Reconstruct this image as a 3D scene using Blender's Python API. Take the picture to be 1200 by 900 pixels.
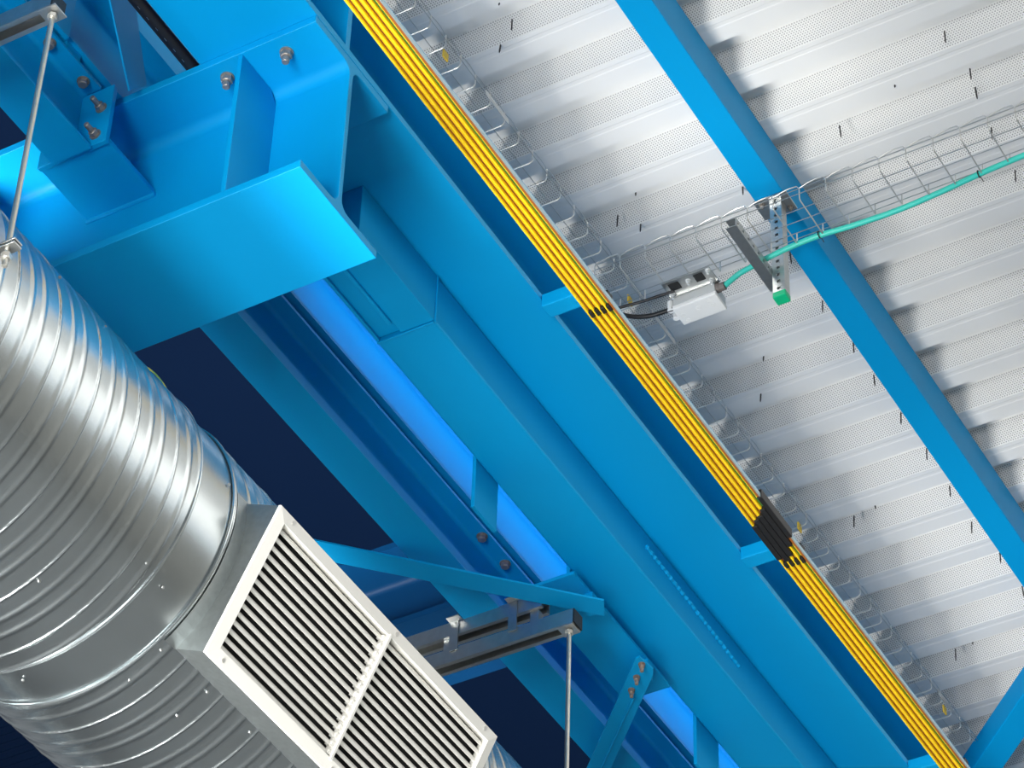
import bpy, bmesh, math, random
from mathutils import Vector, Matrix
random.seed(7)
sc = bpy.context.scene
C = sc.collection
for o in list(bpy.data.objects): bpy.data.objects.remove(o)

# ------------------------------------------------------------------ camera
CH = 1.6                                   # camera height above the floor; the plan is drawn from the camera
Xc = Vector((0.86987553, -0.3176247, -0.37740047))
Yc = Vector((0.49252164, 0.60143963, 0.62904118))
Zc = Vector((0.02718459, -0.73306543, 0.67961465))
F = 3700.0
cam = bpy.data.cameras.new('camera'); camo = bpy.data.objects.new('camera', cam); C.objects.link(camo)
cam.sensor_width = 36; cam.lens = 36 * F / 1200; cam.clip_start = 0.05; cam.clip_end = 200
r_ = Vector((Xc[0], Yc[0], Zc[0])); u_ = -Vector((Xc[1], Yc[1], Zc[1])); f_ = Vector((Xc[2], Yc[2], Zc[2]))
M3 = Matrix((r_, u_, -f_)).transposed()
camo.matrix_world = Matrix.Translation((0, 0, CH)) @ M3.to_4x4()
sc.camera = camo

def P(u, v, ax, val):
    """the point of the place that stands at a measured height / distance"""
    d = Vector((u - 600, v - 450, F)); w = Vector((d.dot(Xc), d.dot(Yc), d.dot(Zc)))
    return w * (val / w[ax])

# ------------------------------------------------------------------ world, lights, exposure
W = bpy.data.worlds.new('world'); sc.world = W; W.use_nodes = True
wn = W.node_tree.nodes; wn['Background'].inputs[0].default_value = (0.86, 0.93, 1.0, 1); wn['Background'].inputs[1].default_value = 0.22
def area(name, loc, target, sx, sy, power, col=(1, 1, 1)):
    l = bpy.data.lights.new(name, 'AREA'); l.shape = 'RECTANGLE'; l.size = sx; l.size_y = sy; l.energy = power; l.color = col
    o = bpy.data.objects.new(name, l); C.objects.link(o); o.location = Vector(loc) + Vector((0, 0, CH))
    o.rotation_euler = (Vector(target) - Vector(loc)).to_track_quat('-Z', 'Y').to_euler()
    return o
area('bounce_left_bay', (-5.3, 2.0, -1.45), (-4.0, 8.0, 8.4), 2.2, 5.4, 2400, (1.0, 0.985, 0.955))  # added light at floor level, stands in for daylight bounced off the floor
area('daylight_far_left', (-13.0, 1.0, -0.6), (-3.3, 7.5, 8.4), 3.0, 2.4, 900, (1.0, 0.985, 0.955))
area('fill_below', (-2.7, 1.2, -1.45), (-2.9, 4.8, 4.9), 1.4, 6.5, 440, (1.0, 0.99, 0.97))  # added narrow upward light, fills the undersides of the blue beams
area('fill_behind', (-1.2, -4.5, 0.2), (-3.1, 5.0, 5.0), 3.0, 2.4, 560, (1.0, 0.99, 0.97))  # added fill behind the camera for the cross beam web and the duct
area('fill_overhead', (5.0, 6.0, 7.9), (5.0, 6.0, -1.6), 7.0, 16.0, 520, (1.0, 0.97, 0.92))  # added overhead light, brightens the floor so that it bounces
sc.view_settings.view_transform = 'Standard'; sc.view_settings.look = 'None'
sc.view_settings.gamma = 1; sc.view_settings.use_curve_mapping = False
sc.view_settings.exposure = 0.12

# ------------------------------------------------------------------ materials
def mat(name, col, rough=0.5, metal=0.0, bump=0.0, bscale=200, vary=0.0, vscale=5, spec=0.5, coat=0.0):
    m = bpy.data.materials.new(name); m.use_nodes = True
    n = m.node_tree.nodes; L = m.node_tree.links; b = n['Principled BSDF']
    b.inputs['Base Color'].default_value = (*col, 1); b.inputs['Roughness'].default_value = rough
    b.inputs['Metallic'].default_value = metal; b.inputs['Specular IOR Level'].default_value = spec
    b.inputs['Coat Weight'].default_value = coat
    tc = n.new('ShaderNodeTexCoord')
    if bump:
        t = n.new('ShaderNodeTexNoise'); t.inputs['Scale'].default_value = bscale; t.inputs['Detail'].default_value = 4
        L.new(tc.outputs['Object'], t.inputs['Vector'])
        bp = n.new('ShaderNodeBump'); bp.inputs['Strength'].default_value = bump; bp.inputs['Distance'].default_value = 0.002
        L.new(t.outputs['Fac'], bp.inputs['Height']); L.new(bp.outputs['Normal'], b.inputs['Normal'])
    if vary:
        t = n.new('ShaderNodeTexNoise'); t.inputs['Scale'].default_value = vscale; t.inputs['Detail'].default_value = 3
        L.new(tc.outputs['Object'], t.inputs['Vector'])
        mx = n.new('ShaderNodeMix'); mx.data_type = 'RGBA'
        mx.inputs['A'].default_value = (*[c * (1 - vary) for c in col], 1); mx.inputs['B'].default_value = (*[min(1, c * (1 + vary)) for c in col], 1)
        L.new(t.outputs['Fac'], mx.inputs['Factor']); L.new(mx.outputs['Result'], b.inputs['Base Color'])
    return m
BLUE = mat('blue_paint', (0.0, 0.310, 0.66), 0.48, bump=0.10, bscale=260, vary=0.03, vscale=1.5, spec=0.16)
SHADEBLUE = mat('shade_toned_blue', (0.0, 0.040, 0.125), 0.5, spec=0.2)  # shade on the second cross beam is put into this darker blue
NAVY = mat('navy_sheet', (0.0005, 0.0085, 0.034), 0.8, spec=0.1)
GALV = mat('galvanised_steel', (0.55, 0.56, 0.55), 0.38, 1.0, bump=0.15, bscale=120, vary=0.12, vscale=60)
DUCTM = mat('galvanised_duct_sheet', (0.50, 0.54, 0.55), 0.25, 1.0, bump=0.05, bscale=60, vary=0.08, vscale=9)
COLLAR = mat('galvanised_collar_sheet', (0.38, 0.41, 0.41), 0.42, 1.0, bump=0.1, bscale=150, vary=0.15, vscale=80)
WIRE = mat('zinc_wire', (0.72, 0.71, 0.67), 0.34, 0.75)
ROD = mat('threaded_rod_zinc', (0.62, 0.60, 0.54), 0.35, 1.0, bump=0.8, bscale=300)
BOLT = mat('bolt_zinc_grey', (0.36, 0.33, 0.30), 0.5, 0.75, vary=0.4, vscale=90)
RUST = mat('bolt_brown', (0.34, 0.26, 0.21), 0.5, 0.6, vary=0.6, vscale=120)
WHITE = mat('grille_cream_white', (0.78, 0.77, 0.72), 0.4)
BOXW = mat('plastic_white', (0.92, 0.92, 0.90), 0.4)
BOXG = mat('plastic_light_grey', (0.58, 0.60, 0.60), 0.45)
BLACK = mat('black_rubber', (0.008, 0.008, 0.009), 0.5)
DARK = mat('hollow_shade_dark', (0.012, 0.013, 0.014), 0.8)  # colour stands for the shade inside hollows
YEL = mat('yellow_plastic', (0.93, 0.64, 0.012), 0.35)
YTAG = mat('yellow_tag', (0.75, 0.50, 0.03), 0.5)
BRN = mat('copper_brown', (0.20, 0.055, 0.006), 0.5)
ORG = mat('orange_brown', (0.30, 0.09, 0.01), 0.5)
GRN = mat('green_plastic', (0.05, 0.17, 0.03), 0.45)
TEAL = mat('turquoise_plastic', (0.045, 0.56, 0.46), 0.4)
CAPG = mat('green_cap_plastic', (0.0, 0.50, 0.22), 0.4)
ALU = mat('aluminium_rail', (0.42, 0.55, 0.60), 0.4, 0.7)
SCREW = mat('dark_screw_steel', (0.05, 0.045, 0.045), 0.5, 0.5)
FLOORM = mat('concrete_floor', (0.36, 0.37, 0.37), 0.6, vary=0.1, vscale=0.6)
LAMPB = mat('added_lamp_white', (0.8, 0.8, 0.8), 0.4)  # body of the added lamp in the slit

def gy_mat():
    m = mat('green_yellow_sheath', (0.55, 0.6, 0.03), 0.4)
    n = m.node_tree.nodes; L = m.node_tree.links
    tc = n.new('ShaderNodeTexCoord'); w = n.new('ShaderNodeTexWave'); w.inputs['Scale'].default_value = 14
    L.new(tc.outputs['Object'], w.inputs['Vector'])
    r = n.new('ShaderNodeValToRGB'); r.color_ramp.interpolation = 'CONSTANT'
    r.color_ramp.elements[0].color = (0.62, 0.60, 0.03, 1); r.color_ramp.elements[1].color = (0.12, 0.38, 0.05, 1); r.color_ramp.elements[1].position = 0.55
    L.new(w.outputs['Fac'], r.inputs['Fac']); L.new(r.outputs['Color'], n['Principled BSDF'].inputs['Base Color'])
    return m
GY = gy_mat()

def deck_mat():
    m = mat('white_deck_sheet', (0.80, 0.80, 0.785), 0.38)
    n = m.node_tree.nodes; L = m.node_tree.links; b = n['Principled BSDF']
    uv = n.new('ShaderNodeUVMap'); uv.uv_map = 'UVMap'
    sp = n.new('ShaderNodeSeparateXYZ'); L.new(uv.outputs['UV'], sp.inputs[0])
    def M(op, a, bb=None, c=None):
        x = n.new('ShaderNodeMath'); x.operation = op
        for i, v in enumerate((a, bb, c)):
            if v is None: continue
            if isinstance(v, (int, float)): x.inputs[i].default_value = v
            else: L.new(v, x.inputs[i])
        return x.outputs[0]
    px, py = 0.0100, 0.0087
    row = M('DIVIDE', sp.outputs[1], py); ri = M('FLOOR', row)
    fy = M('MULTIPLY', M('SUBTRACT', M('SUBTRACT', row, ri), 0.5), py)
    par = M('MODULO', ri, 2.0)
    cx = M('ADD', M('DIVIDE', sp.outputs[0], px), M('MULTIPLY', par, 0.5))
    fx = M('MULTIPLY', M('SUBTRACT', M('SUBTRACT', cx, M('FLOOR', cx)), 0.5), px)
    dist = M('SQRT', M('ADD', M('MULTIPLY', fx, fx), M('MULTIPLY', fy, fy)))
    hole = M('LESS_THAN', dist, 0.0026)
    inside = M('MULTIPLY', M('GREATER_THAN', sp.outputs[1], 0.0), M('LESS_THAN', sp.outputs[1], 0.0087 * 11))
    f = M('MULTIPLY', hole, inside)
    mx = n.new('ShaderNodeMix'); mx.data_type = 'RGBA'
    mx.inputs['A'].default_value = (0.80, 0.80, 0.785, 1); mx.inputs['B'].default_value = (0.27, 0.27, 0.28, 1)
    L.new(f, mx.inputs['Factor']); L.new(mx.outputs['Result'], b.inputs['Base Color'])
    return m
DECK = deck_mat()

# ------------------------------------------------------------------ mesh helpers (coordinates in the camera plan, lifted by CH)
def link(name, bm, m, parent=None, bevel=0.0, smooth=False, origin=None):
    me = bpy.data.meshes.new(name)
    off = Vector((0, 0, CH))
    if parent is not None: org = Vector(parent['_w']); 
    elif origin is not None: org = Vector(origin) + off
    else:
        xs = [v.co for v in bm.verts]
        org = Vector((sum(c.x for c in xs) / len(xs), sum(c.y for c in xs) / len(xs), min(c.z for c in xs))) + off
    bmesh.ops.translate(bm, vec=off - org, verts=bm.verts)
    bmesh.ops.recalc_face_normals(bm, faces=bm.faces)
    bm.to_mesh(me); bm.free()
    for mm in (m if isinstance(m, (list, tuple)) else [m]): me.materials.append(mm)
    if smooth:
        for p in me.polygons: p.use_smooth = True
        try: me.set_sharp_from_angle(angle=math.radians(38))
        except Exception: pass
    o = bpy.data.objects.new(name, me); C.objects.link(o)
    if parent is not None:
        o.parent = parent
        if parent.type == 'MESH': pass
    else: o.location = org
    o['_w'] = tuple(org)
    if bevel:
        md = o.modifiers.new('bevel', 'BEVEL'); md.width = bevel; md.segments = 2; md.limit_method = 'ANGLE'; md.angle_limit = math.radians(40)
    return o
def thing(name, label, cat, loc, group=None):
    o = bpy.data.objects.new(name, None); C.objects.link(o); o.empty_display_size = 0.1
    w = Vector(loc) + Vector((0, 0, CH)); o.location = w; o['_w'] = tuple(w)
    o['label'] = label; o['category'] = cat
    if group: o['group'] = group
    return o
def tag(o, label, cat, group=None):
    o['label'] = label; o['category'] = cat
    if group: o['group'] = group
    return o
def struct(o): o['kind'] = 'structure'; return o
def prism(bm, pts, axis, a, b, mi=0):
    """closed 2D outline pushed along an axis; pts are (x,z) for axis y, (y,z) for axis x, (x,y) for axis z"""
    def v3(p, t):
        if axis == 'y': return (p[0], t, p[1])
        if axis == 'x': return (t, p[0], p[1])
        return (p[0], p[1], t)
    A = [bm.verts.new(v3(p, a)) for p in pts]; B = [bm.verts.new(v3(p, b)) for p in pts]
    n = len(pts); fs = []
    for i in range(n): fs.append(bm.faces.new((A[i], A[(i + 1) % n], B[(i + 1) % n], B[i])))
    fs.append(bm.faces.new(A)); fs.append(bm.faces.new(B[::-1]))
    for f in fs: f.material_index = mi
def box(bm, x0, x1, y0, y1, z0, z1, mi=0):
    prism(bm, [(x0, z0), (x1, z0), (x1, z1), (x0, z1)], 'y', y0, y1, mi)
def BX(*a): bm = bmesh.new(); box(bm, *a); return bm
def obox(bm, c, ax, ay, az, mi=0):
    """box from centre and three half-axis vectors"""
    c = Vector(c); ax = Vector(ax); ay = Vector(ay); az = Vector(az); v = []
    for i in (-1, 1):
        for j in (-1, 1):
            for k in (-1, 1): v.append(bm.verts.new(c + ax * i + ay * j + az * k))
    for q in ((0, 1, 3, 2), (4, 6, 7, 5), (0, 4, 5, 1), (2, 3, 7, 6), (0, 2, 6, 4), (1, 5, 7, 3)):
        bm.faces.new([v[i] for i in q]).material_index = mi
def tube(bm, pts, r, seg=8, cap=True, mi=0):
    pts = [Vector(p) for p in pts]; rings = []; up = None
    for i, p in enumerate(pts):
        t = (pts[min(i + 1, len(pts) - 1)] - pts[max(i - 1, 0)]).normalized()
        if up is None: up = t.orthogonal().normalized()
        up = (up - t * up.dot(t)).normalized(); s = t.cross(up)
        rr = r[i] if isinstance(r, (list, tuple)) else r
        rings.append([bm.verts.new(p + (up * math.cos(2 * math.pi * k / seg) + s * math.sin(2 * math.pi * k / seg)) * rr) for k in range(seg)])
    for a, b in zip(rings, rings[1:]):
        for k in range(seg): bm.faces.new((a[k], a[(k + 1) % seg], b[(k + 1) % seg], b[k])).material_index = mi
    if cap: bm.faces.new(rings[0][::-1]); bm.faces.new(rings[-1])
def cyl(bm, p, d, r, h, seg=16, mi=0):
    p = Vector(p); d = Vector(d).normalized(); tube(bm, [p, p + d * h], r, seg, True, mi)
def isec(xc, z0, w, h, tw, tf, r):
    """I-section outline with root fillets, centred on xc, bottom at z0"""
    o = []
    hw, ht = w / 2, tw / 2
    def arc(cx, cz, a0, a1):
        for k in range(5):
            a = math.radians(a0 + (a1 - a0) * k / 4); o.append((xc + cx + r * math.cos(a), z0 + cz + r * math.sin(a)))
    o += [(xc - hw, z0), (xc + hw, z0), (xc + hw, z0 + tf)]
    arc(ht + r, tf + r, 270, 180); arc(ht + r, h - tf - r, 180, 90)
    o += [(xc + hw, z0 + h - tf), (xc + hw, z0 + h), (xc - hw, z0 + h), (xc - hw, z0 + h - tf)]
    arc(-ht - r, h - tf - r, 90, 0); arc(-ht - r, tf + r, 0, -90)
    o += [(xc - hw, z0 + tf)]
    return o
def bolt_bm(p, d, head=0.012, headh=0.012, wash=0.016, shank=0.0, sr=0.007):
    """washer, hexagon nut or head, and a protruding threaded end, along d from surface point p"""
    bm = bmesh.new(); p = Vector(p); d = Vector(d).normalized()
    cyl(bm, p, d, wash, 0.003, 20); cyl(bm, p + d * 0.003, d, head, headh, 6)
    tube(bm, [p + d * (0.003 + headh), p + d * (0.0045 + headh)], [head * 0.92, head * 0.75], 12)
    if shank: tube(bm, [p + d * (0.003 + headh), p + d * (0.003 + headh + shank - 0.002), p + d * (0.003 + headh + shank)], [sr, sr, sr * 0.8], 12)
    return bm

# ================================================================== SETTING
struct(link('floor', BX(-30, 30, -20, 30, -CH - 0.1, -CH), FLOORM))
bm = bmesh.new(); box(bm, 9.0, 9.2, -8, 30, -CH, 6.7); box(bm, 9.0, 9.2, -8, 30, 8.0, 8.6)
struct(link('wall_right', bm, mat('wall_panel_grey', (0.40, 0.39, 0.36), 0.6)))
SKYG = bpy.data.materials.new('daylit_glass'); SKYG.use_nodes = True
sb = SKYG.node_tree.nodes['Principled BSDF']; sb.inputs['Base Color'].default_value = (0.7, 0.8, 0.9, 1)
sb.inputs['Emission Color'].default_value = (0.85, 0.93, 1.0, 1); sb.inputs['Emission Strength'].default_value = 0.9
struct(link('window_1', BX(9.05, 9.10, -8, 30, 6.7, 8.0), SKYG))
bm = bmesh.new(); yy = -8
while yy < 30: box(bm, 8.97, 9.12, yy, yy + 0.12, 6.7, 8.0); yy += 1.9
struct(link('trim_1', bm, WHITE))
ZD = 8.393; PITCH = 0.0299 * ZD; Y0D = 0.7839 * ZD
def deck():
    bm = bmesh.new(); uvl = bm.loops.layers.uv.new('UVMap')
    x0, x1 = -4.75, 9.0
    prof = []                                          # (y, z, s): s counts along the perforated web
    h = 0.094
    n0, n1 = -11, 24
    for k in range(n0, n1):
        y = Y0D + k * PITCH
        prof += [(y, 0, -1), (y + 0.020, h, -1), (y + 0.108, h, -0.004), (y + 0.150, 0.0, 0.0991), (y + 0.168, 0.0, -1), (y + 0.172, 0.0012, -1), (y + 0.186, 0.0012, -1), (y + 0.190, 0.0, -1)]
    prof.append((Y0D + n1 * PITCH, 0, -1))
    def strip(a, b, s0, s1):
        va = [bm.verts.new((x0, a[0], ZD + a[1])), bm.verts.new((x1, a[0], ZD + a[1])), bm.verts.new((x1, b[0], ZD + b[1])), bm.verts.new((x0, b[0], ZD + b[1]))]
        f = bm.faces.new(va)
        for l, uv in zip(f.loops, ((x0, s0), (x1, s0), (x1, s1), (x0, s1))): l[uvl].uv = uv
    for a, b in zip(prof, prof[1:]):
        if a[2] == -0.004: strip(a, b, -0.004, 0.0991)
        else: strip(a, b, -1, -1)
    bmesh.ops.remove_doubles(bm, verts=bm.verts, dist=1e-5)
    # closed upper skin so the sheet has depth
    box(bm, x0, x1, Y0D + n0 * PITCH, Y0D + n1 * PITCH, ZD + h + 0.004, ZD + h + 0.10)
    me_o = struct(link('ceiling', bm, DECK))
    return me_o
deck()
# dark navy sheet over the bay beyond the beams
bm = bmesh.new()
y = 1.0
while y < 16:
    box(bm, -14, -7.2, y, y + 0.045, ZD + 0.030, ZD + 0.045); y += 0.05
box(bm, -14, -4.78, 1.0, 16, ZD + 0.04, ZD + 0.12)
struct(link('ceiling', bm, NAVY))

# ================================================================== ROOF BEAMS
def purlin(x0, x1, z0, label):
    bm = bmesh.new(); box(bm, x0, x1, 2.2, 14.5, z0, ZD - 0.001)
    return tag(link('roof_purlin', bm, BLUE, bevel=0.004), label, 'beam')
purlin(-3.309, -3.198, 8.2, 'blue square steel purlin running diagonally under the white roof sheets')
bm = bmesh.new(); prism(bm, isec(-4.13, 6.95, 0.065, ZD - 6.95, 0.012, 0.018, 0.01), 'y', 2.2, 14.5)  # unseen beam, added to shade the roof sheets near the long tray
tag(link('shadow_beam', bm, BLUE), 'unseen blue beam added above the yellow conductor bars to shade the white sheets', 'beam')

# diagonal brace in the lower right corner
def diag_brace():
    a = P(1200, 812, 2, 8.05); b = P(1140, 900, 2, 8.05); c = P(1200, 865, 2, 8.05)
    d = (b - a).normalized(); n = Vector((-d.y, d.x, 0))
    if n.dot(c - a) < 0: n = -n
    wd = n.dot(c - a)
    A = a - d * 1.1; B = b + d * 0.25
    bm = bmesh.new()
    t = 0.010; hgt = 0.125
    prof = [(0, 0), (wd, 0), (wd, t), (t, t), (t, hgt), (0, hgt)]
    va = [bm.verts.new(A + n * p[0] + Vector((0, 0, p[1]))) for p in prof]; vb = [bm.verts.new(B + n * p[0] + Vector((0, 0, p[1]))) for p in prof]
    for i in range(6): bm.faces.new((va[i], va[(i + 1) % 6], vb[(i + 1) % 6], vb[i]))
    bm.faces.new(va); bm.faces.new(vb[::-1])
    t_ = link('diagonal_brace', bm, BLUE, bevel=0.006)
    tag(t_, 'wide blue angle brace crossing the lower right corner below the roof sheets', 'brace')
diag_brace()

# ================================================================== MAIN BLUE RUNWAY BEAMS
# upper girder: 300 wide I-section
GZ = 5.175
g = thing('upper_girder', 'large blue I-beam with wide lower flange running diagonally beside the yellow bars', 'beam', (-2.82, 6, GZ))
bm = bmesh.new(); prism(bm, isec(-2.82, GZ, 0.300, 0.305, 0.011, 0.019, 0.024), 'y', 1.8, 11.5)
link('beam_body', bm, BLUE, g, smooth=True)
for yy in (3.705, 10.2):
    bm = bmesh.new(); box(bm, -2.812, -2.672, yy - 0.008, yy + 0.008, GZ + 0.019, GZ + 0.286)
    link('stiffener', bm, BLUE, g)
# lower box beam
BZ = 5.029
b1 = thing('lower_box_beam', 'blue box beam hanging under the wide girder flange, with a weld joint near its upper end', 'beam', (-2.923, 6, BZ))
bm = bmesh.new(); box(bm, -3.001, -2.845, 4.389, 11.5, BZ, GZ - 0.001)
link('beam_body', bm, BLUE, b1, bevel=0.006)
bm = bmesh.new()                                       # end piece: two plates at different depth with a raised bar between
box(bm, -2.935, -2.8455, 4.056, 4.386, BZ + 0.002, GZ - 0.001); box(bm, -3.000, -2.935, 4.056, 4.386, BZ + 0.012, GZ - 0.001)
box(bm, -3.000, -2.992, 4.056, 4.386, BZ + 0.002, BZ + 0.012)
box(bm, -2.944, -2.934, 4.056, 4.345, BZ - 0.006, BZ + 0.012)
link('end_piece', bm, BLUE, b1, bevel=0.002)
bm = bmesh.new()                                       # weld joint
tube(bm, [(-3.0, 4.388, BZ - 0.0005), (-2.848, 4.388, BZ - 0.0005)], 0.0030, 8); tube(bm, [(-2.8445, 4.388, BZ), (-2.8445, 4.388, GZ - 0.002)], 0.0030, 8)
link('weld_seam', bm, BLUE, b1)
bm = bmesh.new()                                       # long rough weld bead on the side
pts = []; a = P(757, 640, 0, -2.843); b = P(865, 780, 0, -2.843)
for k in range(90):
    t = k / 89; p = a.lerp(b, t); pts.append(p + Vector((0, 0, random.uniform(-.0012, .0012))))
tube(bm, pts, [0.0058 + 0.0014 * math.sin(k * 1.7) for k in range(90)], 8)
link('weld_bead', bm, BLUE, b1)

for (ua, va_), (ub, vb_) in (((554, 540), (580, 565)), ((812, 838), (838, 867))):
    y0 = P(ua, va_, 0, -3.0125).y; y1 = P(ub, vb_, 0, -3.0125).y
    link('hanger_strap', BX(-3.0125, -3.0025, y0, y1, 4.885, 5.17), BLUE, b1, bevel=0.001)
# secondary I-beam (200 x 100), two lengths joined to the cross beam
IX, IZ = -3.249, 4.975
def ibeam(y0, y1, label):
    t = thing('secondary_beam', label, 'beam', (IX, (y0 + y1) / 2, IZ))
    bm = bmesh.new(); prism(bm, isec(IX, IZ, 0.102, 0.200, 0.0060, 0.0085, 0.012), 'y', y0, y1)
    link('beam_body', bm, BLUE, t, smooth=True)
    return t
s1 = ibeam(1.8, 3.530, 'narrow blue I-beam at the top left corner, ending in a bolted plate')
bm = BX(-3.343, -3.162, 3.5305, 3.5445, 4.985, 5.165); link('end_plate', bm, BLUE, s1, bevel=0.002)
for q in ((119, 127), (112, 158)):
    p = P(q[0], q[1], 1, 3.5305)
    link('bolt', bolt_bm(p, (0, -1, 0), 0.011, 0.010, 0.014, 0.024, 0.0065), BOLT, s1, smooth=False)
for q in ((97, 95), (58, 50)):
    p = P(q[0], q[1], 2, IZ + 0.200 - 0.0085)
    p.x = IX + 0.030
    link('bolt', bolt_bm(p, (0, 0, -1), 0.012, 0.010, 0.0145), BOLT, s1)
s2 = ibeam(3.80, 11.5, 'long narrow blue I-beam running behind the grille, left of the box beam')
for q in ((565, 628), (592, 660)):
    p = P(q[0], q[1], 2, IZ + 0.200 - 0.0085)
    link('bolt', bolt_bm(p, (0, 0, -1), 0.012, 0.010, 0.0145), BOLT, s2)

# back beam above it (web lit by the added lamp)
bb = thing('back_beam', 'blue I-beam with a brightly lit web showing in the slit beside the box beam', 'beam', (-3.25, 6, 5.20))
bm = bmesh.new(); prism(bm, isec(-3.25, 5.197, 0.120, 0.255, 0.007, 0.010, 0.016), 'y', 1.8, 11.5)
link('beam_body', bm, BLUE, bb, smooth=True)
link('packer', BX(-3.30, -3.20, 5.55, 5.60, 5.176, 5.197), BLUE, bb)
link('packer', BX(-3.30, -3.20, 3.40, 3.45, 5.176, 5.197), BLUE, bb)
link('packer', BX(-3.30, -3.20, 9.40, 9.45, 5.176, 5.197), BLUE, bb)
# fascia panel over the back beam
tag(link('fascia_panel', BX(-3.30, -3.27, 1.8, 11.5, 5.455, 6.3), BLUE), 'blue steel fascia sheet standing on the back beam behind the wide girder', 'panel')
# hanger plate at the very top left
a = P(92, 0, 1, 3.35); b = P(83, 50, 1, 3.35)
tag(link('hanger_plate', BX(-3.195, -3.183, 3.30, 3.385, 5.18, 5.455), BLUE, bevel=0.001), 'blue upright plate beside the steel strut end in the top left corner', 'plate')
# slanting flat strip in the recess, same blue as the beams
bm = bmesh.new()
q = [P(128, -6, 0, -3.12), P(157, -6, 0, -3.12), P(172, 100, 0, -3.12), P(152, 106, 0, -3.12)]
va = [bm.verts.new(p) for p in q]; vb = [bm.verts.new(p + Vector((-0.004, 0, 0))) for p in q]
for i in range(4): bm.faces.new((va[i], va[(i + 1) % 4], vb[(i + 1) % 4], vb[i]))
bm.faces.new(va); bm.faces.new(vb[::-1])
tag(link('slanted_strip', bm, BLUE), 'slanting flat strip in the recess left of the black hose', 'bar')
# black hose along the girder edge
bm = bmesh.new()
tube(bm, [(-2.996, 2.2, 5.188), (-2.996, 3.0, 5.188), (-2.997, 3.6, 5.188), (-2.999, 3.9, 5.19)], 0.0155, 14)
hs = link('black_hose', bm, BLACK, smooth=True); tag(hs, 'black flexible hose running along the left edge of the wide girder flange', 'hose')
yy = 2.90
while yy < 3.56:
    link('printed_dash', BX(-2.9965, -2.9955, yy, yy + 0.009, 5.1719, 5.1728), GALV, hs); yy += 0.034

# ================================================================== CROSS BEAM (480 deep)
HZ = 4.70
hb = thing('cross_beam', 'massive blue I-beam in the upper left, cut off square, with stiffener plates and bolts', 'beam', (-4.2, 3.729, HZ))
def yprof():
    return isec(3.7285, HZ, 0.300, 0.474, 0.0145, 0.0215, 0.027)
bm = bmesh.new(); prism(bm, yprof(), 'x', -6.2, -2.671)
link('beam_body', bm, BLUE, hb, bevel=0.0015, smooth=True)
for xx in (-2.866, -3.62, -4.6):
    bm = bmesh.new(); prism(bm, [(3.722, HZ + 0.050), (3.722 - 0.025, HZ + 0.0215), (3.583, HZ + 0.0215), (3.583, HZ + 0.4525), (3.722 - 0.025, HZ + 0.4525), (3.722, HZ + 0.424)], 'x', xx - 0.006, xx + 0.006)
    link('stiffener', bm, BLUE, hb, bevel=0.0012)
    link('stiffener', BX(xx - 0.006, xx + 0.006, 3.736, 3.874, HZ + 0.0215, HZ + 0.4525), BLUE, hb)
for (x, y_) in ((-2.772, 3.622), (-2.925, 3.622)):
    o = link('bolt', bolt_bm((x, y_, HZ + 0.4525), (0, 0, -1), 0.0135, 0.014, 0.0155, 0.018, 0.0085), BOLT, hb)
# box bracket carrying the secondary beam
tag(link('seat_plate', BX(-3.343, -3.163, 3.5455, 3.7205, 4.990, 5.004), BLUE, bevel=0.002), 'square blue seat plate between the bolted end plate and the cross beam web', 'plate')
bm = bmesh.new(); tube(bm, [(-3.345, 3.7195, 4.990), (-3.161, 3.7195, 4.990)], 0.006, 8)
link('weld_seam', bm, BLUE, hb)

link('stiffener', BX(-3.258, -3.246, 3.57, 3.7205, 5.0045, 5.12), BLUE, hb)
# second cross beam seen through the gap
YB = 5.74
c2 = thing('cross_beam', 'blue cross beam coloured dark for shade behind the twin steel struts', 'beam', (-3.9, YB, 5.3))
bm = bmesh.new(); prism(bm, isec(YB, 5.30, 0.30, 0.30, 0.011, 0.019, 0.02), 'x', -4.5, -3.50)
link('beam_body', bm, SHADEBLUE, c2, smooth=True)

# ================================================================== HORIZONTAL BRACES
gs = thing('gusset_plate', 'flat blue gusset plate welded beside the box beam where the two braces meet', 'plate', (-3.05, 5.6, 4.985))
link('plate', BX(-3.108, -2.975, 5.292, 5.812, 4.988, 4.998), BLUE, gs, bevel=0.001)
link('fin', BX(-3.013, -3.003, 5.32, 5.80, 4.998, 5.16), BLUE, gs)
def flat_brace(name, pA, pB, w, z, label, ang=True):
    A = Vector((pA[0], pA[1], z)); B = Vector((pB[0], pB[1], z)); d = (B - A).normalized(); n = Vector((-d.y, d.x, 0))
    bm = bmesh.new()
    h = w / 2
    q = [A + n * h + d * 0.0, B + n * h, B - n * h, A - n * h]
    va = [bm.verts.new(p) for p in q]; vb = [bm.verts.new(p + Vector((0, 0, 0.006))) for p in q]
    for i in range(4): bm.faces.new((va[i], va[(i + 1) % 4], vb[(i + 1) % 4], vb[i]))
    bm.faces.new(va); bm.faces.new(vb[::-1])
    return bm, A, B, d, n
def mid(u, v, z): p = P(u, v, 2, z); return (p.x, p.y)
ZB1 = 4.926
e = P(708, 722, 2, ZB1); e2 = P(708, 704, 2, ZB1); l1 = P(380, 636, 2, ZB1); l2 = P(395, 660, 2, ZB1)
bm = bmesh.new()
far1 = e2 + (l1 - e2) * 1.75; far2 = e + (l2 - e) * 1.75
q = [e2, e, far2, far1]
va = [bm.verts.new(p) for p in q]; vb = [bm.verts.new(p + Vector((0, 0, 0.006))) for p in q]
for i in range(4): bm.faces.new((va[i], va[(i + 1) % 4], vb[(i + 1) % 4], vb[i]))
bm.faces.new(va); bm.faces.new(vb[::-1])
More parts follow.
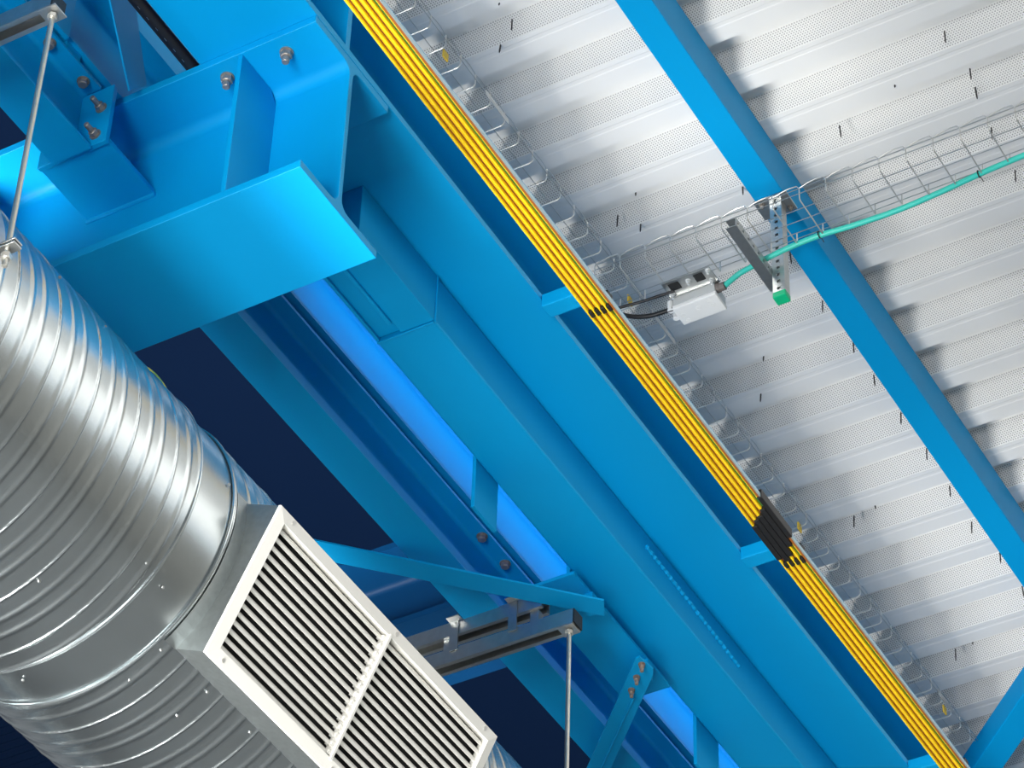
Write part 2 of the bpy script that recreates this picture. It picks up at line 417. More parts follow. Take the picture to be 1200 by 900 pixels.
br1 = link('flat_brace', bm, BLUE, bevel=0.001); tag(br1, 'light blue flat bar brace running from the gusset plate to the grille', 'brace')
a1 = P(747, 768, 2, ZB1); a2 = P(768, 786, 2, ZB1); a3 = P(716, 900, 2, ZB1); a4 = P(688, 900, 2, ZB1)
e1 = a4 + (a4 - a1) * 0.6; e3 = a3 + (a3 - a2) * 0.6
bm = bmesh.new()
q = [a1.lerp(a2, 0.12), a1.lerp(a2, 0.88), a2.lerp(a3, 0.05), e3, e1, a1.lerp(a4, 0.03)]
va = [bm.verts.new(p) for p in q]; vb = [bm.verts.new(p + Vector((0, 0, 0.006))) for p in q]
for i in range(6): bm.faces.new((va[i], va[(i + 1) % 6], vb[(i + 1) % 6], vb[i]))
bm.faces.new(va); bm.faces.new(vb[::-1])
br2 = thing('flat_brace', 'blue bar brace with three small bolts, running down to the bottom edge', 'brace', a4)
link('bar', bm, BLUE, br2, bevel=0.001)
bm = bmesh.new()                                        # upright leg along the middle
m1 = a1.lerp(a2, 0.62).lerp(a3.lerp(a4, 0.38), 0.30) + Vector((0, 0, 0.0)); m2 = e3.lerp(e1, 0.42)
tube(bm, [m1 - Vector((0, 0, 0.001)), m2 - Vector((0, 0, 0.001))], 0.0030, 8); link('fold_ridge', bm, BLUE, br2)
for (u, v) in ((692, 708), (757, 786)):
    p = P(u, v, 2, 4.96); link('packer', BX(p.x - 0.012, p.x + 0.012, p.y - 0.012, p.y + 0.012, 4.9325, 4.9878), BLUE, gs)
for q in ((752, 778), (746, 793), (740, 808)):
    p = P(q[0], q[1], 2, ZB1)
    link('bolt', bolt_bm(p, (0, 0, -1), 0.0075, 0.008, 0.009, 0.014, 0.005), RUST, br2)

# ================================================================== STRUTS, RODS
def channel_bm(bm, x0, x1, yc, z0, w=0.0425, h=0.043, t=0.0028, lip=0.008):
    y0, y1 = yc - w / 2, yc + w / 2
    pr = [(y0, z0), (y0 + 0.011, z0), (y0 + 0.011, z0 + lip), (y0 + 0.011 - t, z0 + lip), (y0 + 0.011 - t, z0 + t), (y0 + t, z0 + t), (y0 + t, z0 + h - t), (y1 - t, z0 + h - t),
          (y1 - t, z0 + t), (y1 - 0.011 + t, z0 + t), (y1 - 0.011 + t, z0 + lip), (y1 - 0.011, z0 + lip), (y1 - 0.011, z0), (y1, z0), (y1, z0 + h), (y0, z0 + h)]
    prism(bm, pr, 'x', x0, x1)
def hexnut(bm, p, r=0.0105, h=0.010): cyl(bm, p, (0, 0, 1), r, h, 6)
def strut(label, x0, x1, yc, z0, rodx, end=True):
    t = thing('steel_strut', label, 'strut', ((x0 + x1) / 2, yc, z0))
    bm = bmesh.new(); channel_bm(bm, x0, x1, yc, z0); link('channel', bm, GALV, t)
    if rodx is not None:
        bm = bmesh.new(); box(bm, rodx - 0.024, rodx + 0.020, yc - 0.021, yc + 0.021, z0 - 0.004, z0 - 0.0002)
        link('washer_plate', bm, GALV, t, bevel=0.001)
    if end: link('end_cap', BX(x1, x1 + 0.004, yc - 0.021, yc + 0.021, z0 + 0.001, z0 + 0.042), BLACK, t)
    return t
ZS = 4.85
R2X, R2Y = -3.006, 5.328
R1X, R1Y = -2.970, 3.099
strut('grey steel strut channel at the top left corner, holding the long threaded rod', -3.9, -2.962, R1Y, ZS, R1X)
t2 = strut('lower grey steel channel of the twin struts behind the grille, holding the threaded rod', -4.2, -2.985, R2Y, ZS, R2X)
t3 = strut('upper grey steel channel of the twin struts behind the grille', -4.2, -3.075, R2Y, 4.9345, None, False)
for xx in (-3.10, -3.35, -3.9):
    link('spacer', BX(xx - 0.012, xx + 0.012, R2Y - 0.012, R2Y + 0.012, ZS + 0.0435, 4.934), GALV, t2)
for (u, v, x) in ((593, 706, -3.155), (546, 730, -3.325)):
    bm = bmesh.new()
    y = R2Y - 0.024
    obox(bm, (x, y, 4.93), (0.0125, 0, 0), (0, 0.0015, 0), (0, 0, 0.048)); obox(bm, (x, R2Y, 4.9795), (0.0125, 0, 0), (0, 0.026, 0), (0, 0, 0.0015))
    obox(bm, (x + 0.004, y - 0.010, 4.975), (0.018, 0, 0), (0, 0.010, 0), (0, 0, 0.0015))
    k = link('beam_clamp', bm, GALV); tag(k, 'bent grey clamp on top of the twin steel struts, the %s of two' % ('right one' if x > -3.2 else 'left one'), 'clamp')
def rod(label, x, y, zb, zt, clampz=None):
    t = thing('threaded_rod', label, 'rod', (x, y, zb))
    bm = bmesh.new(); n = 260; L = zt - zb
    tube(bm, [(x, y, zb + L * i / n) for i in range(n + 1)], [0.0060 if i % 2 else 0.0053 for i in range(n + 1)], 12)
    link('rod', bm, ROD, t, smooth=True)
    bm = bmesh.new(); hexnut(bm, (x, y, zt - 0.052)); link('nut', bm, WIRE, t)
    if clampz:
        bm = bmesh.new(); hexnut(bm, (x, y, clampz - 0.022), 0.011, 0.011); link('nut', bm, WIRE, t)
    return t
rod('long threaded rod hanging from the top left strut to the duct clamp', R1X, R1Y, 4.128, ZS + 0.035, 4.17)
rod('threaded rod hanging from the twin struts down past the bottom edge', R2X, R2Y, 4.335, ZS + 0.035, 4.37)

# ================================================================== DUCT
DX, DZ, DR = -3.349, 4.160, 0.3568
du = thing('spiral_duct', 'big round galvanised spiral air duct with ribbed seams filling the lower left', 'duct', (DX, 4, DZ - DR))
def duct_section(name, y0, y1, ribs, r0):
    bm = bmesh.new(); NT = 144; step = 0.0022 if ribs else 0.02; ny = max(2, int((y1 - y0) / step)); rings = []
    for j in range(ny + 1):
        y = y0 + (y1 - y0) * j / ny; ring = []
        for i in range(NT):
            a = 2 * math.pi * i / NT
            rr = r0
            if ribs:
                ph = ((y - 3.289) / 0.1335 + (a - math.radians(35)) / (2 * math.pi)) % 1.0
                def bump(c, w, hgt):
                    d = abs(ph - c); d = min(d, 1 - d) * 0.1335
                    return hgt * 0.5 * (1 + math.cos(math.pi * d / w)) if d < w else 0
                rr += bump(0.0, 0.0042, 0.0032) + bump(0.33, 0.0105, 0.0020) + bump(0.62, 0.0105, 0.0020)
            ring.append(bm.verts.new((DX + rr * math.cos(a), y, DZ + rr * math.sin(a))))
        rings.append(ring)
    for A, B in zip(rings, rings[1:]):
        for i in range(NT): bm.faces.new((A[i], A[(i + 1) % NT], B[(i + 1) % NT], B[i]))
    bmesh.ops.recalc_face_normals(bm, faces=bm.faces)
    me_o = link(name, bm, DUCTM, du)
    for p in me_o.data.polygons: p.use_smooth = True
    return me_o
duct_section('spiral_pipe', 2.1, 3.785, True, DR)
duct_section('coupling_sleeve', 3.785, 3.905, False, DR - 0.003)
duct_section('spiral_pipe', 3.905, 7.2, True, DR)
bm = bmesh.new()
for yy in (3.785, 3.905):
    tube(bm, [(DX + (DR + 0.001) * math.cos(2 * math.pi * k / 120), yy, DZ + (DR + 0.001) * math.sin(2 * math.pi * k / 120)) for k in range(121)], 0.0036, 8)
link('joint_bead', bm, DUCTM, du, smooth=True)
def blocker_duct():  # unseen duct, added to keep the far left light off the narrow I-beam
    bm = bmesh.new(); NT = 96; rings = []
    y = 1.0
    while y < 9.0:
        for dr, dy in ((0, 0.0), (0, 0.12), (0.006, 0.126), (0, 0.132)):
            rings.append([bm.verts.new((-6.60 + (0.60 + dr) * math.cos(2 * math.pi * i / NT), y + dy, 3.05 + (0.60 + dr) * math.sin(2 * math.pi * i / NT))) for i in range(NT)])
        y += 0.1335
    for A, B in zip(rings, rings[1:]):
        for i in range(NT): bm.faces.new((A[i], A[(i + 1) % NT], B[(i + 1) % NT], B[i]))
    tag(link('spiral_duct', bm, DUCTM, smooth=True), 'unseen round spiral duct added beyond the lower left corner to block light', 'duct')
blocker_duct()
# suspension ring with ear at the first rod
def ring(y, label):
    t = thing('duct_clamp', label, 'clamp', (DX, y, DZ - DR))
    bm = bmesh.new(); N = 120; R0, R1 = DR + 0.003, DR + 0.0055
    prev = None; first = None
    for k in range(N):
        a = 2 * math.pi * k / N; c, s = math.cos(a), math.sin(a)
        v = [bm.verts.new((DX + r * c, y + dy, DZ + r * s)) for r, dy in ((R0, -0.0125), (R1, -0.0125), (R1, 0.0125), (R0, 0.0125))]
        if prev:
            for i in range(4): bm.faces.new((prev[i], prev[(i + 1) % 4], v[(i + 1) % 4], v[i]))
        else: first = v
        prev = v
    for i in range(4): bm.faces.new((prev[i], prev[(i + 1) % 4], first[(i + 1) % 4], first[i]))
    link('band', bm, GALV, t)
    bm = bmesh.new()
    box(bm, DX + DR + 0.004, DX + DR + 0.046, y - 0.0125, y + 0.0125, 4.172, 4.176); box(bm, DX + DR + 0.004, DX + DR + 0.046, y - 0.0125, y + 0.0125, 4.181, 4.185)
    link('ear', bm, GALV, t, bevel=0.0008)
    return t
ring(R1Y, 'galvanised clamp band round the duct at the end of the long threaded rod')
# self-drilling screws on the duct
for (u, v) in ((46, 681), (191, 688), (27, 797), (152, 797), (189, 762), (243, 811), (208, 839), (293, 858), (70, 325), (123, 383), (184, 440), (268, 568), (172, 660)):
    d = (P(u, v, 2, 1.0)).normalized()
    ox, oz = -DX, -DZ
    A = d.x ** 2 + d.z ** 2; B = 2 * (d.x * ox + d.z * oz); Cc = ox * ox + oz * oz - DR ** 2
    disc = B * B - 4 * A * Cc
    if disc < 0: continue
    tt = (-B - math.sqrt(disc)) / (2 * A); p = d * tt
    n = Vector((p.x - DX, 0, p.z - DZ)).normalized()
    bm = bmesh.new(); cyl(bm, p, n, 0.0036, 0.0012, 12); cyl(bm, p + n * 0.0012, n, 0.0025, 0.002, 6)
    link('screw', bm, GALV, du)

# ================================================================== GRILLE
Yg = 3.95; G0 = Vector((-.7353 * Yg, Yg, 1.0541 * Yg)); G1 = Vector((-.7730 * Yg, Yg, .9723 * Yg))
gt = (G1 - G0); gw = gt.length; gt.normalize(); gn = Vector((-gt.z, 0, gt.x))
if gn.x < 0: gn = -gn
GLEN = 0.885
def gp(s, t, n): return G0 + Vector((0, s, 0)) + gt * t + gn * n
gr = thing('air_grille', 'cream white louvred air grille mounted on the side of the duct', 'grille', gp(GLEN / 2, gw / 2, -0.05))
def gbox(bm, s0, s1, t0, t1, n0, n1, mi=0):
    obox(bm, gp((s0 + s1) / 2, (t0 + t1) / 2, (n0 + n1) / 2), (0, (s1 - s0) / 2, 0), gt * ((t1 - t0) / 2), gn * ((n1 - n0) / 2), mi)
fw = 0.027
bm = bmesh.new()                                          # mitred frame, sloping inward
def quadstrip(bm, outer, inner, back):
    for i in range(4):
        j = (i + 1) % 4
        q = [outer[i], outer[j], inner[j], inner[i]]; bm.faces.new([bm.verts.new(p) for p in q])
        q = [outer[i], outer[j], back[j], back[i]]; bm.faces.new([bm.verts.new(p) for p in q])
        ib = [p - gn * 0.022 for p in inner]
        q = [inner[i], inner[j], ib[j], ib[i]]; bm.faces.new([bm.verts.new(p) for p in q])
outer = [gp(0, 0, 0), gp(GLEN, 0, 0), gp(GLEN, gw, 0), gp(0, gw, 0)]
inner = [gp(fw, fw, 0.004), gp(GLEN - fw, fw, 0.004), gp(GLEN - fw, gw - fw, 0.004), gp(fw, gw - fw, 0.004)]
back = [p - gn * 0.007 for p in outer]
quadstrip(bm, outer, inner, back)
bmesh.ops.remove_doubles(bm, verts=bm.verts, dist=1e-5)
link('frame', bm, WHITE, gr)
bm = bmesh.new()                                          # saddle collar down to the duct
def onduct(s, t):
    base = gp(s, t, 0); o = Vector((base.x - DX, 0, base.z - DZ)); d = -gn
    B = 2 * o.dot(d); Cc = o.dot(o) - (DR - 0.004) ** 2; disc = B * B - 4 * Cc
    k = (-B - math.sqrt(disc)) / 2 if disc > 0 else 0.12
    return base + d * k
n_ = 14
def wall(pts0, pts1):
    a = [bm.verts.new(p) for p in pts0]; b = [bm.verts.new(p) for p in pts1]
    for i in range(len(a) - 1): bm.faces.new((a[i], a[i + 1], b[i + 1], b[i]))
ins = 0.001
for s, fl in ((ins, -0.035), (GLEN - ins, 0.035)):
    ts = [ins + (gw - 2 * ins) * i / n_ for i in range(n_ + 1)]
    wall([gp(s, t, -0.007) for t in ts], [onduct(s, t) for t in ts])
    # flange lip laid on the duct
    lo = []
    for t in ts:
        p = onduct(s, t); nn = Vector((p.x - DX, 0, p.z - DZ)).normalized(); lo.append((p + nn * 0.006, p + nn * 0.007 + Vector((0, fl, 0))))
    wall([a for a, b in lo], [b for a, b in lo])
for t in (ins, gw - ins):
    wall([gp(s, t, -0.007) for s in (ins, GLEN - ins)], [onduct(s, t) for s in (ins, GLEN - ins)])
o = link('collar', bm, COLLAR, gr)
bm = bmesh.new(); gbox(bm, 0.012, GLEN - 0.012, 0.012, gw - 0.012, -0.040, -0.034); link('shade_backing', bm, DARK, gr)  # dark sheet behind the louvres, coloured as the shade inside
NB = 15; inner0 = fw; iw = gw - 2 * fw
for half in range(2):
    s0 = fw if half == 0 else GLEN / 2 + 0.006; s1 = GLEN / 2 - 0.006 if half == 0 else GLEN - fw
    for k in range(NB):
        t = inner0 + iw * (k + 0.5) / NB
        bm = bmesh.new(); ring_ = []
        ang = math.radians(52)
        ca, sa = math.cos(ang), math.sin(ang)
        prof = []
        for q in range(10):
            a = 2 * math.pi * q / 10; ex, ey = 0.0090 * math.cos(a), 0.0034 * math.sin(a)
            prof.append((ex * sa + ey * ca, ex * ca - ey * sa))                    # (t, n)
        A = [bm.verts.new(gp(s0, t + a_, b_ - 0.011)) for a_, b_ in prof]; B = [bm.verts.new(gp(s1, t + a_, b_ - 0.011)) for a_, b_ in prof]
        for i in range(10): bm.faces.new((A[i], A[(i + 1) % 10], B[(i + 1) % 10], B[i]))
        bm.faces.new(A); bm.faces.new(B[::-1])
        link('louvre', bm, WHITE, gr, smooth=True)
bm = bmesh.new(); gbox(bm, GLEN / 2 - 0.0035, GLEN / 2 + 0.0035, fw - 0.004, gw - fw + 0.004, -0.020, 0.006)
for k in range(NB):
    t = inner0 + iw * (k + 0.5) / NB
    gbox(bm, GLEN / 2 - 0.013, GLEN / 2 - 0.003, t - 0.0042, t + 0.0052, -0.019, 0.0)
link('centre_bar', bm, WHITE, gr)
for s, t in ((0.05, 0.010), (0.46, 0.010), (GLEN - 0.05, 0.010), (0.05, gw - 0.012), (0.46, gw - 0.012), (GLEN - 0.05, gw - 0.012)):
    bm = bmesh.new(); cyl(bm, gp(s, t, 0.0015), gn, 0.0048, 0.002, 12); link('screw', bm, WIRE, gr)
# earthing wires bridging the duct joints
def loop(u0, v0, u1, v1, out, label):
    X_ = DX + DR - 0.03
    th = math.radians(54); rr = DR + 0.004
    ya = P(u0, v0, 2, 4.365).y; yb = P(u1, v1, 2, 4.365).y
    pts = []
    for k in range(17):
        t = k / 16; r2 = rr + out * math.sin(math.pi * t) ** 0.8
        pts.append((DX + r2 * math.cos(th), ya + (yb - ya) * t, DZ + r2 * math.sin(th)))
    bm = bmesh.new(); tube(bm, pts, 0.0028, 8)
    tag(link('earthing_wire', bm, GY, smooth=True), label, 'wire')
loop(188, 444, 236, 497, 0.020, 'short green and yellow wire bowing off the upper side of the duct')
loop(548, 828, 584, 864, 0.022, 'green and yellow wire peeking out behind the far corner of the grille')

# ================================================================== STUBS + YELLOW CONDUCTOR BARS
for yy, lab in ((4.590, 'upper'), (5.632, 'middle'), (6.665, 'lowest')):
    link('support_arm', BX(-2.669, -2.530, yy - 0.0225, yy + 0.0225, 5.150, 5.190), BLUE, g, bevel=0.003)
CZ = 5.10
def cl(x): return x * CZ
XL, XR = -0.5022 * CZ, -0.4885 * CZ
nb = 4; pw = (XR - XL - 0.009) / nb
ys, ye = 2.0, 8.2
joints = [(5.455, 5.60), (5.435, 5.615), (5.425, 5.60), (5.405, 5.565)]
names = ['leftmost', 'second from the left', 'third from the left', 'rightmost']
for i in range(nb):
    x0 = XL + i * pw; t = thing('conductor_bar', '%s of the four long yellow conductor bars hanging under the girder edge' % names[i], 'conductor bar', (x0 + pw / 2, 5, CZ), 'yellow conductor bars')
    bm = bmesh.new()                                # U-shaped insulating cover, open slot underneath
    w = pw - 0.0012
    def lobe(xa, xb, zt, zb):
        n = 6; o = [(xa, zt)]
        for k in range(n + 1):
            a = math.pi + math.pi * k / n; o.append(((xa + xb) / 2 + (xb - xa) / 2 * math.cos(a), zb + (xb - xa) / 2 + (xb - xa) / 2 * math.sin(a)))
        return o + [(xb, zt)]
    prism(bm, lobe(x0, x0 + w * 0.46, CZ + 0.024, CZ), 'y', ys, ye)
    prism(bm, lobe(x0 + w * 0.78, x0 + w * 0.93, CZ + 0.024, CZ + 0.006), 'y', ys, ye)
    prism(bm, [(x0, CZ + 0.0205), (x0 + w, CZ + 0.0205), (x0 + w, CZ + 0.0235), (x0, CZ + 0.0235)], 'y', ys, ye)
    link('cover', bm, YEL, t, smooth=True)
    bm = bmesh.new(); box(bm, x0 + w * 0.46, x0 + w * 0.78, ys, ye, CZ + 0.008, CZ + 0.0200)
    link('copper_strip', bm, GRN if i == 3 else BRN, t)
    bm = bmesh.new(); j = joints[i]; box(bm, x0 - 0.0004, x0 + w * 1.02, j[0], j[1], CZ - 0.004, CZ + 0.026)
    link('joint_cover', bm, BLACK, t, bevel=0.002)
rl = thing('support_rail', 'thin blue-grey metal rail along the right side of the yellow conductor bars', 'rail', (XR - 0.004, 5, CZ))
link('rail', BX(XR - 0.0022, XR + 0.0008, ys, ye, CZ - 0.001, CZ + 0.010), ALU, rl)
link('edge_strip', BX(XR - 0.0088, XR - 0.0026, ys, ye, CZ + 0.001, CZ + 0.012), ORG, rl)
link('joint_cover', BX(XR - 0.0095, XR + 0.0035, 5.36, 5.535, CZ - 0.003, CZ + 0.024), BLACK, rl, bevel=0.002)
for yy in (4.60, 5.63, 6.66):
    t = thing('bar_hanger', 'black clip set gripping the yellow bars below the %s blue arm' % {4.60: 'upper', 5.63: 'middle', 6.66: 'lowest'}[yy], 'clip', ((XL + XR) / 2, yy, CZ), 'black bar hangers')
    link('carrier', BX(XL - 0.004, XR - 0.012, yy - 0.012, yy + 0.012, CZ + 0.0245, CZ + 0.048), BLACK, t)
    for i in range(nb):
        x0 = XL + i * pw; link('claw', BX(x0 + pw * 0.38, x0 + pw * 0.99, yy - 0.010, yy + 0.010, CZ - 0.003, CZ + 0.0243), BLACK, t, bevel=0.001)

# ================================================================== WIRE MESH TRAYS
def wires(name, paths, r, m, parent):
    bm = bmesh.new()
    for p in paths: tube(bm, p, r, 6)
    return link(name, bm, m, parent, smooth=True)
def rounded(pts, r=0.012, n=4):
    pts = [Vector(p) for p in pts]; o = [pts[0]]
    for a, b, c in zip(pts, pts[1:], pts[2:]):
        d1 = (a - b).normalized(); d2 = (c - b).normalized(); p1 = b + d1 * r; p2 = b + d2 * r
        for k in range(n + 1):
            t = k / n; o.append(p1 * (1 - t) ** 2 + b * 2 * t * (1 - t) + p2 * t * t)
    return o + [pts[-1]]
TZ = 8.04
mt = thing('mesh_cable_tray', 'long galvanised wire mesh tray running beside the yellow bars under the roof', 'cable tray', (-3.94, 8, TZ))
xa, xb = -4.045, -3.842
k = 0
yv = 7.586 - 0.1 * 20
while yv < 10.32:
    wires('rung', [rounded([(xa, yv, TZ + 0.058), (xa, yv, TZ), (xb, yv, TZ), (xb, yv, TZ + 0.058)], 0.016)], 0.0027, WIRE, mt); yv += 0.1
for x, z in ((xa, TZ + 0.058), (xa + 0.05, TZ + 0.005), (xa + 0.10, TZ + 0.005), (xb - 0.045, TZ + 0.005), (xb + 0.003, TZ + 0.032)):
    wires('long_wire', [[(x, 4.5, z), (x, 10.34, z)]], 0.0018, GALV, mt)
# wavy safety edge wire
pts = []
yv = 7.586 - 0.1 * 20
while yv < 10.32:
    for dy, dz in ((0, 0.058), (0.03, 0.066), (0.06, 0.068), (0.09, 0.062)): pts.append((xb, yv + dy, TZ + dz))
    yv += 0.1
wires('edge_wire', [pts], 0.0016, GALV, mt)
for (u, v) in ((522, 65), (937, 618), (1107, 832), (738, 352)):
    p = P(u, v, 2, TZ - 0.004)
    bm = bmesh.new(); obox(bm, p, (0.0025, 0.001, 0), (0, 0.015, 0), (0, 0, 0.018)); link('yellow_tag', bm, YTAG, mt)
# joining plates on the tray side
for yv in (6.15, 7.40, 9.95):
    link('splice_plate', BX(xb + 0.002, xb + 0.004, yv, yv + 0.16, TZ + 0.022, TZ + 0.045), GALV, mt)

# cross tray
QZ = 7.87
ct = thing('mesh_cable_tray', 'galvanised wire mesh tray crossing under the roof purlin with a turquoise cable', 'cable tray', (-2.8, 7.03, QZ))
yn, yf = 6.935, 7.125
xk = -0.3222 * QZ - 0.0127 * QZ * 0.0
x = xk - 0.1 * 13
while x < -1.7:
    wires('rung', [rounded([(x, yn, QZ + 0.055), (x, yn, QZ), (x, yf, QZ), (x, yf, QZ + 0.055)], 0.010)], 0.0025, WIRE, ct); x += 0.1
X0, X1 = -3.835, -1.7
for y, z in ((yn, QZ + 0.055), (yn - 0.002, QZ + 0.028), (yn + 0.045, QZ + 0.005), (yn + 0.095, QZ + 0.005), (yn + 0.145, QZ + 0.005), (yf, QZ + 0.055), (yf + 0.002, QZ + 0.028)):
    wires('long_wire', [[(X0, y, z), (X1, y, z)]], 0.0019, GALV, ct)
pts = []; x = xk - 0.1 * 13
while x < -1.72:
    for dx, dz in ((0, 0.055), (0.03, 0.067), (0.06, 0.072), (0.09, 0.070)): pts.append((x + dx, yn, QZ + dz))
    x += 0.1
wires('edge_wire', [pts], 0.0021, WIRE, ct)

# bracket under the purlin
bk = thing('channel_bracket', 'perforated steel bracket hanging under the purlin with a bright green end cap', 'bracket', (-3.235, 7.205, 7.735))
def perforated(bm, o, dl, dw, dn, L, w=0.041, t=0.003, hole=0.013, pitch=0.033, h0=0.012):
    """web plate with a row of real square holes: o corner, dl along, dw across, dn thickness"""
    o = Vector(o); dl = Vector(dl); dw = Vector(dw); dn = Vector(dn)
    def bb(l0, l1, w0, w1): obox(bm, o + dl * ((l0 + l1) / 2) + dw * ((w0 + w1) / 2) + dn * t / 2, dl * ((l1 - l0) / 2), dw * ((w1 - w0) / 2), dn * t / 2)
    bb(0, L, 0, (w - hole) / 2); bb(0, L, (w + hole) / 2, w)
    l = 0; hp = h0
    while l < L:
        e_ = min(hp, L); 
        if e_ > l: bb(l, e_, (w - hole) / 2, (w + hole) / 2)
        l = hp + hole; hp += pitch
SX0, SX1 = -3.262, -3.216; SY0, SY1 = 7.182, 7.223
bm = bmesh.new()
perforated(bm, (SX0, SY0, 7.735), (0, 0, 1), (1, 0, 0), (0, 1, 0), 0.455, w=SX1 - SX0)
box(bm, SX0, SX0 + 0.003, SY0 + 0.003, SY1, 7.735, 8.19); box(bm, SX1 - 0.003, SX1, SY0 + 0.003, SY1, 7.735, 8.19)
box(bm, SX0 + 0.003, SX0 + 0.011, SY1 - 0.003, SY1, 7.735, 8.19); box(bm, SX1 - 0.011, SX1 - 0.003, SY1 - 0.003, SY1, 7.735, 8.19)
link('post_channel', bm, GALV, bk)
link('end_cap', BX(SX0 - 0.002, SX1 + 0.002, SY0 - 0.002, SY1 + 0.002, 7.712, 7.738), CAPG, bk, bevel=0.003)
link('base_plate', BX(-3.315, -3.185, 7.155, 7.255, 8.190, 8.198), GALV, bk, bevel=0.002)
for q in ((-3.29, 7.18), (-3.205, 7.235)):
    link('bolt', bolt_bm((q[0], q[1], 8.190), (0, 0, -1), 0.009, 0.008, 0.012, 0.008, 0.005), BOLT, bk)
bm = bmesh.new()
AZ = 7.822; AY0, AY1 = 6.90, 7.250; AX0 = -3.303; AX1 = -3.263
perforated(bm, (AX1 - 0.003, AY0, AZ), (0, 1, 0), (0, 0, 1), (1, 0, 0), AY1 - AY0, w=0.041, hole=0.011, pitch=0.040)
box(bm, AX0, AX1 - 0.003, AY0, AY1, AZ, AZ + 0.003); box(bm, AX0, AX1 - 0.003, AY0, AY1, AZ + 0.038, AZ + 0.041)
link('cantilever_arm', bm, GALV, bk)

# white junction box below the cross tray
WZ = 7.80
jb = thing('junction_box', 'small white junction box clipped under the mesh cable tray', 'junction box', (-3.55, 7.19, WZ))
x0, x1, y0, y1 = -3.640, -3.468, 7.147, 7.240
link('lid', BX(x0, x1, y0, y1, WZ, WZ + 0.018), BOXW, jb, bevel=0.004)
link('body', BX(x0 + 0.003, x1 - 0.003, y0 + 0.002, y1 - 0.002, WZ + 0.0185, WZ + 0.0605), BOXG, jb, bevel=0.003)
for (u, v, r) in ((801, 369, 0.008), (806.5, 375, 0.008), (818.5, 361, 0.009), (830, 352, 0.008), (836, 357, 0.008)):
    p = P(u, v, 2, WZ); bm = bmesh.new(); 
    tube(bm, [p + Vector((math.cos(2 * math.pi * k / 24) * r, math.sin(2 * math.pi * k / 24) * r, 0)) for k in range(25)], 0.0013, 6, False)
    link('embossed_ring', bm, BOXW, jb)
for xx, yy in ((x0 - 0.010, y0 + 0.010), (x0 - 0.010, y1 - 0.04)):
    bm = bmesh.new(); cyl(bm, (xx, yy, WZ + 0.004), (0, 0, 1), 0.012, 0.045, 16); link('fixing_lug', bm, BOXW, jb, bevel=0.002)
bm = bmesh.new(); tube(bm, [(x1 - 0.003, 7.165, WZ + 0.042), (x1 + 0.010, 7.165, WZ + 0.042), (x1 + 0.010, 7.165, WZ + 0.042), (x1 + 0.030, 7.165, WZ + 0.042)], [0.018, 0.018, 0.016, 0.015], 14)
link('cable_gland', bm, mat('gland_brown_grey', (0.16, 0.14, 0.13), 0.5), jb)
bp = thing('mounting_plate', 'galvanised plate with screws joining the white junction box to the mesh tray', 'plate', (-3.55, 7.11, QZ))
link('plate', BX(-3.645, -3.455, 7.075, 7.160, QZ - 0.008, QZ - 0.004), GALV, bp)
link('recess_shade', BX(-3.625, -3.585, 7.085, 7.120, QZ - 0.011, QZ - 0.0078), DARK, bp); link('recess_shade', BX(-3.525, -3.49, 7.085, 7.120, QZ - 0.011, QZ - 0.0078), DARK, bp)  # raised dark blocks, coloured as shaded recesses
link('front_flange', BX(-3.645, -3.455, 7.141, 7.145, QZ - 0.016, QZ - 0.008), GALV, bp)
for xx, yy in ((-3.63, 7.135), (-3.55, 7.10), (-3.475, 7.135), (-3.465, 7.085)):
    link('screw', bolt_bm((xx, yy, QZ - 0.0082), (0, 0, -1), 0.008, 0.008, 0.011, 0.012, 0.005), BOXG, bp)

# cables
def cable(name, pts, r, m, label, cat='cable', n=10):
    P_ = [Vector(p) for p in pts]; o = []
    Q = [P_[0]] + P_ + [P_[-1]]
    for i in range(1, len(Q) - 2):
        for k in range(n):
            t = k / n; a, b, c, d = Q[i - 1], Q[i], Q[i + 1], Q[i + 2]
            o.append(0.5 * ((2 * b) + (c - a) * t + (2 * a - 5 * b + 4 * c - d) * t * t + (3 * b - a - 3 * c + d) * t ** 3))
    o.append(P_[-1])
    bm = bmesh.new(); tube(bm, o, r, 12)
    return tag(link(name, bm, m, smooth=True), label, cat)
zt = QZ + 0.006; x1g = -3.440
tp = [Vector((x1g, 7.165, 7.842))] + [P(u, v, 2, zt) for u, v in ((866, 321), (880, 313), (900, 302), (925, 290), (960, 276), (1000, 264), (1050, 247), (1100, 226), (1150, 203), (1200, 182), (1260, 158))]
cable('turquoise_cable', tp, 0.0105, TEAL, 'turquoise cable running from the white box along the lower edge of the mesh tray')
cable('black_cable', [P(u, v, 2, WZ + 0.012) for u, v in ((700, 352), (722, 366), (742, 371), (762, 370), (782, 364), (792, 361))], 0.0085, BLACK, 'thick black cable drooping from the white box to the long tray', 'cable')
cable('black_cable', [P(u, v, 2, WZ + 0.040) for u, v in ((705, 368), (728, 360), (750, 354), (772, 347), (790, 341))], 0.0055, BLACK, 'thin black cable entering the white box just above the thick one', 'cable')
for (u, v) in ((960, 275), (1147, 204)):
    p = P(u, v, 2, zt); bm = bmesh.new(); d = Vector((0, 1, 0))
    tube(bm, [p + Vector((0, math.cos(a) * 0.0125, math.sin(a) * 0.0125)) for a in [2 * math.pi * k / 16 for k in range(17)]], 0.0022, 6)
    tube(bm, [p + Vector((0, 0.0125, 0)), p + Vector((0.004, 0.030, -0.012))], 0.0018, 6)
    tag(link('cable_tie', bm, BLACK), 'black cable tie round the turquoise cable %s' % ('beside the steel bracket' if u == 960 else 'near the right edge'), 'cable tie')

